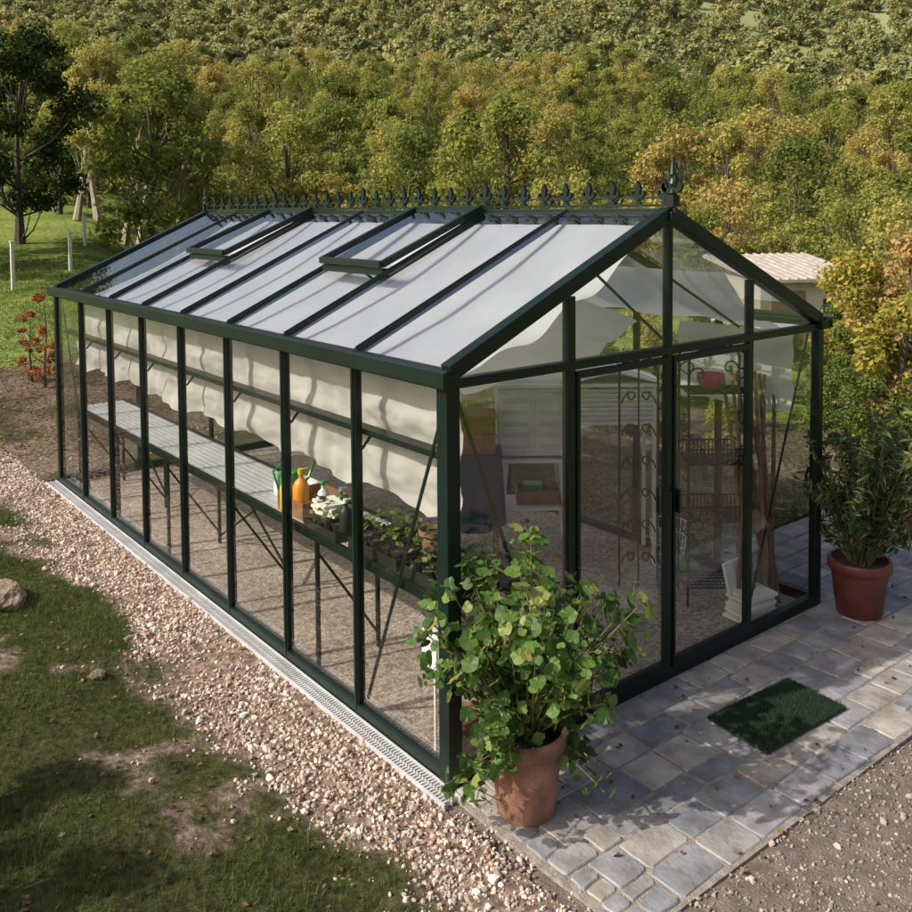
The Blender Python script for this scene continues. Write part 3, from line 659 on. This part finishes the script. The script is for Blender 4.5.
# ------------------------------------------------------------------ mat
mat=empty('door_mat',(0,0,0)); c=[(1.31,-.41),(1.96,-.45),(1.93,-.80),(1.27,-.77)]
mb=MB(); q=[(a,b,.008) for a,b in c]+[(a,b,.018) for a,b in c]; mb.add(q,[(4,7,6,5),(0,1,5,4),(1,2,6,5),(2,3,7,6),(3,0,4,7)]); mb.obj('backing',M['mat'],mat)
N=26000; a=rng.random(N);b_=rng.random(N); c_=np.array(c); p=(c_[0]*(1-a)[:,None]+c_[1]*a[:,None])*(1-b_)[:,None]+(c_[3]*(1-a)[:,None]+c_[2]*a[:,None])*b_[:,None]
nr=np.stack([rng.normal(0,.35,N),rng.normal(0,.35,N),np.ones(N)],1); V,F=scatter(BL,BLF,np.column_stack([p,np.full(N,.016)]),frames(nr,rng.uniform(0,6.28,N)),np.stack([np.full(N,.004),np.full(N,.012),rng.uniform(.010,.022,N)],1))
link(bpy.data.objects.new('bristles',arrmesh('bristles',V,F,M['mat'])),mat)
# ------------------------------------------------------------------ potted plants
k_=11; ang=np.linspace(0,2*np.pi,k_,endpoint=False)
rad=.5*(1+.12*np.cos(ang*5)); rad[0]*=.55
GV=[(0,0,-.06)]+[(rad[i]*math.sin(ang[i]),-rad[i]*math.cos(ang[i]),.04*math.cos(ang[i]*5)) for i in range(k_)]
GF=[(0,1+i,1+(i+1)%k_) for i in range(k_)]
def potplant(name,loc,pr,ph,potmat,cz,rx,rz,nst,nleaf,tv,tf,s0,s1,leafmat,stemmat,tilt=.5,lean=(0,0),droop=0):
    e=empty(name,loc); mb=MB()
    mb.lathe((0,0,0),[(0,.0),(pr*.70,0),(pr*.74,.015),(pr*.93,ph*.80),(pr*1.0,ph*.81),(pr*1.04,ph*.84),(pr*1.04,ph*.97),(pr*1.0,ph),(pr*.92,ph),(pr*.88,ph*.85),(pr*.84,ph*.8)],40)
    mb.obj('pot',potmat,e,smooth=True)
    mb=MB(); mb.lathe((0,0,ph*.88),[(0,.01),(pr*.5,.006),(pr*.9,0)],24); mb.obj('potting_soil',M['soil'],e)
    mb=MB(); LP=[];LN=[]
    for k in range(nst):
        th=random.uniform(0,6.283); u_=random.random()**.5
        if k<droop:
            th=random.choice([random.uniform(-1.2,.3),random.uniform(-3.4,-2.6)]); u_=1.05
            tipd=Vector((math.cos(th)*rx*random.uniform(.45,.85),math.sin(th)*rx*random.uniform(.45,.8),ph*random.uniform(.45,1.2)))
        else: tipd=Vector((math.cos(th)*rx*u_+lean[0],math.sin(th)*rx*u_+lean[1],cz+rz*random.uniform(-.8,1)*math.sqrt(max(.05,1-u_*u_*.8))))
        b0=Vector((math.cos(th)*pr*.35*random.random(),math.sin(th)*pr*.35*random.random(),ph*.88))
        mid=b0.lerp(tipd,.5)+Vector((0,0,.16*(tipd-b0).length*random.uniform(.3,1.4)))
        pts=[]
        for t in np.linspace(0,1,9): pts.append(b0*(1-t)**2+mid*2*t*(1-t)+tipd*t*t)
        mb.tube(pts,[.007*(1-.7*i/8) for i in range(9)],5)
        nl=int(nleaf/nst*random.uniform(.5,1.5)); spread=random.uniform(.6,1.3)
        for j in range(nl):
            t=1-random.random()**1.6*.75; i=t*8; p_=pts[min(int(i),8)].lerp(pts[min(int(i)+1,8)],i-int(i))
            off=Vector(rdir(1)[0])*random.uniform(.02,.085)*(rx/.45)*spread; q_=p_+off
            if q_.z<ph*1.0 and (q_.x**2+q_.y**2)**.5<pr*1.1: q_.z=ph*1.1
            LP.append(q_); c0=Vector((lean[0],lean[1],cz)); o_=(q_-c0).normalized(); LN.append(o_*.6+Vector((0,0,tilt))+Vector(rdir(1)[0])*.65)
            if random.random()<.3: mb.tube([p_,q_],.0018,3)
    mb.obj('stems',stemmat,e)
    N=len(LP); V,F=scatter(tv,tf,np.array(LP),frames(np.array(LN),rng.uniform(0,6.28,N)),s0+(s1-s0)*rng.random(N)**1.4)
    link(bpy.data.objects.new('leaves',arrmesh('leaves',V,F,leafmat)),e); return e
potplant('potted_geranium',(.140,-.340,0),.168,.36,M['terra'],.79,.50,.45,90,1850,GV,GF,.022,.080,M['gerleaf'],M['stem'],.5,(-.02,.01),9)
NL=[(0,-.5,0),(.12,-.15,.03),(.10,.15,.03),(0,.5,-.05),(-.10,.15,.03),(-.12,-.15,.03)];NLF=[(0,1,2,3),(0,3,4,5)]
potplant('potted_shrub',(3.08,-.26,0),.185,.35,M['redpot'],.86,.42,.52,85,2600,NL,NLF,.05,.11,M['darkleaf'],M['stem'],.4,(.04,-.0))
potplant('potted_shrub',(4.95,.32,0),.16,.26,M['terra'],.55,.3,.3,30,700,NL,NLF,.05,.1,M['grnleaf'],M['stem'])
# ------------------------------------------------------------------ rock
import bmesh
bm=bmesh.new(); bmesh.ops.create_icosphere(bm,subdivisions=4,radius=1)
from mathutils import noise
for v in bm.verts: v.co*=1+.28*noise.noise(v.co*1.3)+.08*noise.noise(v.co*4)+.03*noise.noise(v.co*11)
me=bpy.data.meshes.new('garden_rock'); bm.to_mesh(me); bm.free(); me.materials.append(M['rock'])
o=link(bpy.data.objects.new('garden_rock',me)); o.location=(-1.12,3.25,.10); o.scale=(.14,.20,.08)
o=link(bpy.data.objects.new('garden_rock',me)); o.location=(-.95,1.9,.05); o.scale=(.04,.05,.03); o.rotation_euler=(0,0,2)
# ------------------------------------------------------------------ trees
def tree_mesh(name,seed,h,cr,trunk,nclump,nleaf,ls,leafmat,lean=0,flat=1.0,barkmat=None):
    rs=random.Random(seed); rg=np.random.default_rng(seed); mb=MB()
    tp=[Vector((lean*t*h+.05*h*math.sin(t*4+seed)*t*.5,.03*h*math.sin(t*5+seed*2)*t,h*t*.9)) for t in np.linspace(0,1,8)]
    mb.tube(tp,[h*.018*(1.15-t)*(1.3 if i==0 else 1) for i,t in enumerate(np.linspace(0,1,8))],7)
    cs=[]
    for k in range(nclump):
        t=rs.uniform(trunk,1); z=h*t; prof_=math.sin(math.pi*min(1,(t-trunk)/(1-trunk)*.85+.13))**.7
        a=rs.uniform(0,6.283); rad_=cr*prof_*rs.uniform(.35,1)
        i=min(int(t*7),6); c0=tp[i]+Vector((math.cos(a)*rad_,math.sin(a)*rad_,z-tp[i].z)); cs.append(c0)
        b0=tp[max(0,i-1)]
        mb.tube([b0,b0.lerp(c0,.5)+Vector((0,0,-.04*h)),c0],[h*.006,h*.004,h*.0015],4)
    cs=np.array([tuple(c) for c in cs])
    per=nleaf//nclump; base=np.repeat(cs,per,0); N=len(base)
    cl=np.repeat(rg.uniform(.16,.34,nclump),per)*cr*1.15
    dv=rg.normal(size=(N,3)); dv/=np.linalg.norm(dv,axis=1,keepdims=True); off=dv*(rg.random(N)**.45*cl)[:,None]*np.array([1,1,.7*flat])
    nr=dv*.7+rg.normal(0,.5,(N,3))+np.array([0,0,.35])
    V,F=scatter(LEAF,LEAFF,base+off,frames(nr,rg.uniform(0,6.28,N)),rg.uniform(.7,1.4,N)*ls)
    bv=np.array([tuple(v) for v in mb.v]); bf=np.array([f for f in mb.f if len(f)==4])
    V=np.concatenate([bv,V]); mi=np.concatenate([np.zeros(len(bf),int),np.ones(len(F),int)]); F=np.concatenate([bf,F+len(bv)])
    return arrmesh(name,V,F,[barkmat or M['bark'],leafmat],mi)
tm=[tree_mesh('broadleaf_mesh',s,7.5,2.2+.35*(s%3),.06,38,5400,.20,M['forest'],flat=1.2) for s in range(1,7)]
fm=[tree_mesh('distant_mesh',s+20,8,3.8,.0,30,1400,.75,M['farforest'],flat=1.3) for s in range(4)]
forest=empty('forest')
R_=random.Random(3)
def inst(mesh,x,y,sc,parent,name,z=None):
    o=bpy.data.objects.new(name,mesh); o.location=(x,y,float(terr(x,y)) if z is None else z); o.rotation_euler=(R_.uniform(-.05,.05),R_.uniform(-.05,.05),R_.uniform(0,6.28)); o.scale=(sc*R_.uniform(.85,1.2),sc*R_.uniform(.85,1.2),sc)
    link(o,parent); return o
d=38
while d<150:
    step=3.8+d*.012; s=-.58*d+R_.uniform(0,step)
    while s<.58*d:
        px=456+925*s/d
        dd=d+R_.uniform(-2.4,2.4); x,y=at(px,dd)
        if not(px<125 and d<44): inst(R_.choice(tm),x,y,R_.uniform(.5,1.12),forest,'broadleaf_tree')
        s+=step*R_.uniform(.7,1.3)
    d+=5.5 if d<90 else 7.5
for px,dd,sc in [(700,30,.5),(735,33,.6),(790,29,.45),(850,27,.5),(900,24,.5),(940,21,.55),(980,26,.7),(880,33,.6),(830,36,.6),(760,37,.6),(660,34,.5),(620,36,.5),(560,35,.5),(1010,30,.8),(925,37,.6)]:
    x,y=at(px,dd); inst(R_.choice(tm),x,y,sc,forest,'broadleaf_tree')
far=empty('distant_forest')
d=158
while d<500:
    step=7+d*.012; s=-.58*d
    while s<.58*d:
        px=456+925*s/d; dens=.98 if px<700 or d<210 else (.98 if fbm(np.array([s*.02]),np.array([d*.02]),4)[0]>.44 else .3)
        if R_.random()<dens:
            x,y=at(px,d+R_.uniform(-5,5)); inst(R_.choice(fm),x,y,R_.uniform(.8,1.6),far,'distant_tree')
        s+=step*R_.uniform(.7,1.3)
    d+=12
lm=tree_mesh('lean_mesh',41,8.5,2.0,.38,30,6200,.17,M['forest'],lean=.16,barkmat=simple('pale_bark',(.30,.26,.20),.9,0,.5,20,.3,8))
for px,dd,sc,rz in [(125,38,.85,-.6),(140,40,.95,-.9),(78,41,.9,-.4),(100,43,1,2),(180,40,.85,1)]:
    x,y=at(px,dd); o=inst(lm,x,y,sc,None,'birch_tree'); o.rotation_euler=(0,0,rz)
em=tree_mesh('evergreen_mesh',51,7.5,2.5,.20,36,9000,.16,M['evergreen'])
for px,dd,sc in [(20,33,1.0),(-60,30,1.1),(-150,26,1.1),(90,48,.8),(60,44,.9)]:
    x,y=at(px,dd); inst(em,x,y,sc,None,'evergreen_tree')
sy=tree_mesh('yshrub_mesh',61,2.0,.85,.08,22,5200,.075,M['yelleaf'],flat=1.3); so_=tree_mesh('oshrub_mesh',62,2.0,.85,.08,22,5200,.07,M['orgleaf'],flat=1.3); sg_=tree_mesh('gshrub_mesh',63,2.0,.9,.06,22,5600,.075,M['grnleaf'],flat=1.3)
sr=tree_mesh('rshrub_mesh',64,1.5,.35,.15,12,420,.07,M['redleaf']); se=tree_mesh('eshrub_mesh',65,2.0,.9,.05,24,7000,.07,M['evergreen'],flat=1.3)
for me_,px,dd,sc,nm in [(so_,905,12.5,1.1,'orange_shrub'),(sy,868,13,.95,'yellow_shrub'),(so_,885,17,1.0,'orange_shrub'),(sy,925,9.5,.8,'yellow_shrub'),(sg_,880,9.2,.42,'green_shrub'),(sg_,840,12,.5,'green_shrub'),(sg_,700,16,.6,'green_shrub'),(sy,640,15,.6,'yellow_shrub'),(sg_,600,14,.5,'green_shrub'),(se,560,14,.6,'green_shrub'),(sy,770,21,.6,'yellow_shrub'),(sg_,815,11,.4,'green_shrub'),(sy,740,14.5,.5,'yellow_shrub'),(sg_,660,10,.35,'green_shrub'),(sg_,905,8.3,.3,'green_shrub'),(se,620,10.5,.4,'green_shrub'),(sg_,600,11.5,.45,'green_shrub'),(se,690,12,.45,'green_shrub'),(sg_,740,10.5,.35,'green_shrub'),(sy,720,9.5,.25,'yellow_shrub'),(se,780,12.5,.5,'green_shrub'),(sg_,850,9.8,.4,'green_shrub'),(sy,580,12.5,.45,'yellow_shrub'),(sg_,830,15,.6,'green_shrub'),(sy,855,19,.8,'yellow_shrub')]:
    x,y=at(px,dd); inst(me_,x,y,sc,None,nm,None if dd>11 else -.02)
for px,dd,sc in [(40,13.4,.95),(28,13.9,.7)]:
    x,y=at(px,dd); inst(sr,x,y,sc,None,'red_shrub',.0)
inst(se,-2.08,1.12,.34,None,'green_shrub',.08); inst(se,-2.5,2.3,.4,None,'green_shrub',.05); inst(se,-2.35,.5,.4,None,'green_shrub',.05)
for px,dd,hh in [(12,24,1.35),(70,27,1.2),(85,33,1.2)]:
    x,y=at(px,dd); mb=MB(); mb.box((0,0,hh/2),(.09,.09,hh)); mb.box((0,0,hh+.02),(.12,.12,.04)); o=mb.obj('fence_post',M['postw'],bevel=.01); o.location=(x,y,float(terr(x,y))-.1)
x,y=at(785,22); ob=empty('garden_shed',(x,y,float(terr(x,y)))); ob.rotation_euler=(0,0,math.radians(-30))
mb=MB(); mb.box((0,0,1.05),(2.5,2.6,2.1)); mb.obj('walls',M['stucco'],ob)
mb=MB(); mb.beam((0,-1.5,2.08),(0,1.5,2.5),2.8,.07)
for k in range(13): mb.beam((-1.32+k*.215,-1.5,2.125),(-1.32+k*.215,1.5,2.545),.05,.04)
mb.obj('roof',M['roofc'],ob)
mb=MB(); mb.box((-.6,-1.31,1.0),(.8,.04,1.7)); mb.obj('door',M['wood'],ob); mb=MB(); mb.box((.6,-1.31,1.35),(.7,.04,.6)); mb.obj('window',M['blackp'],ob)
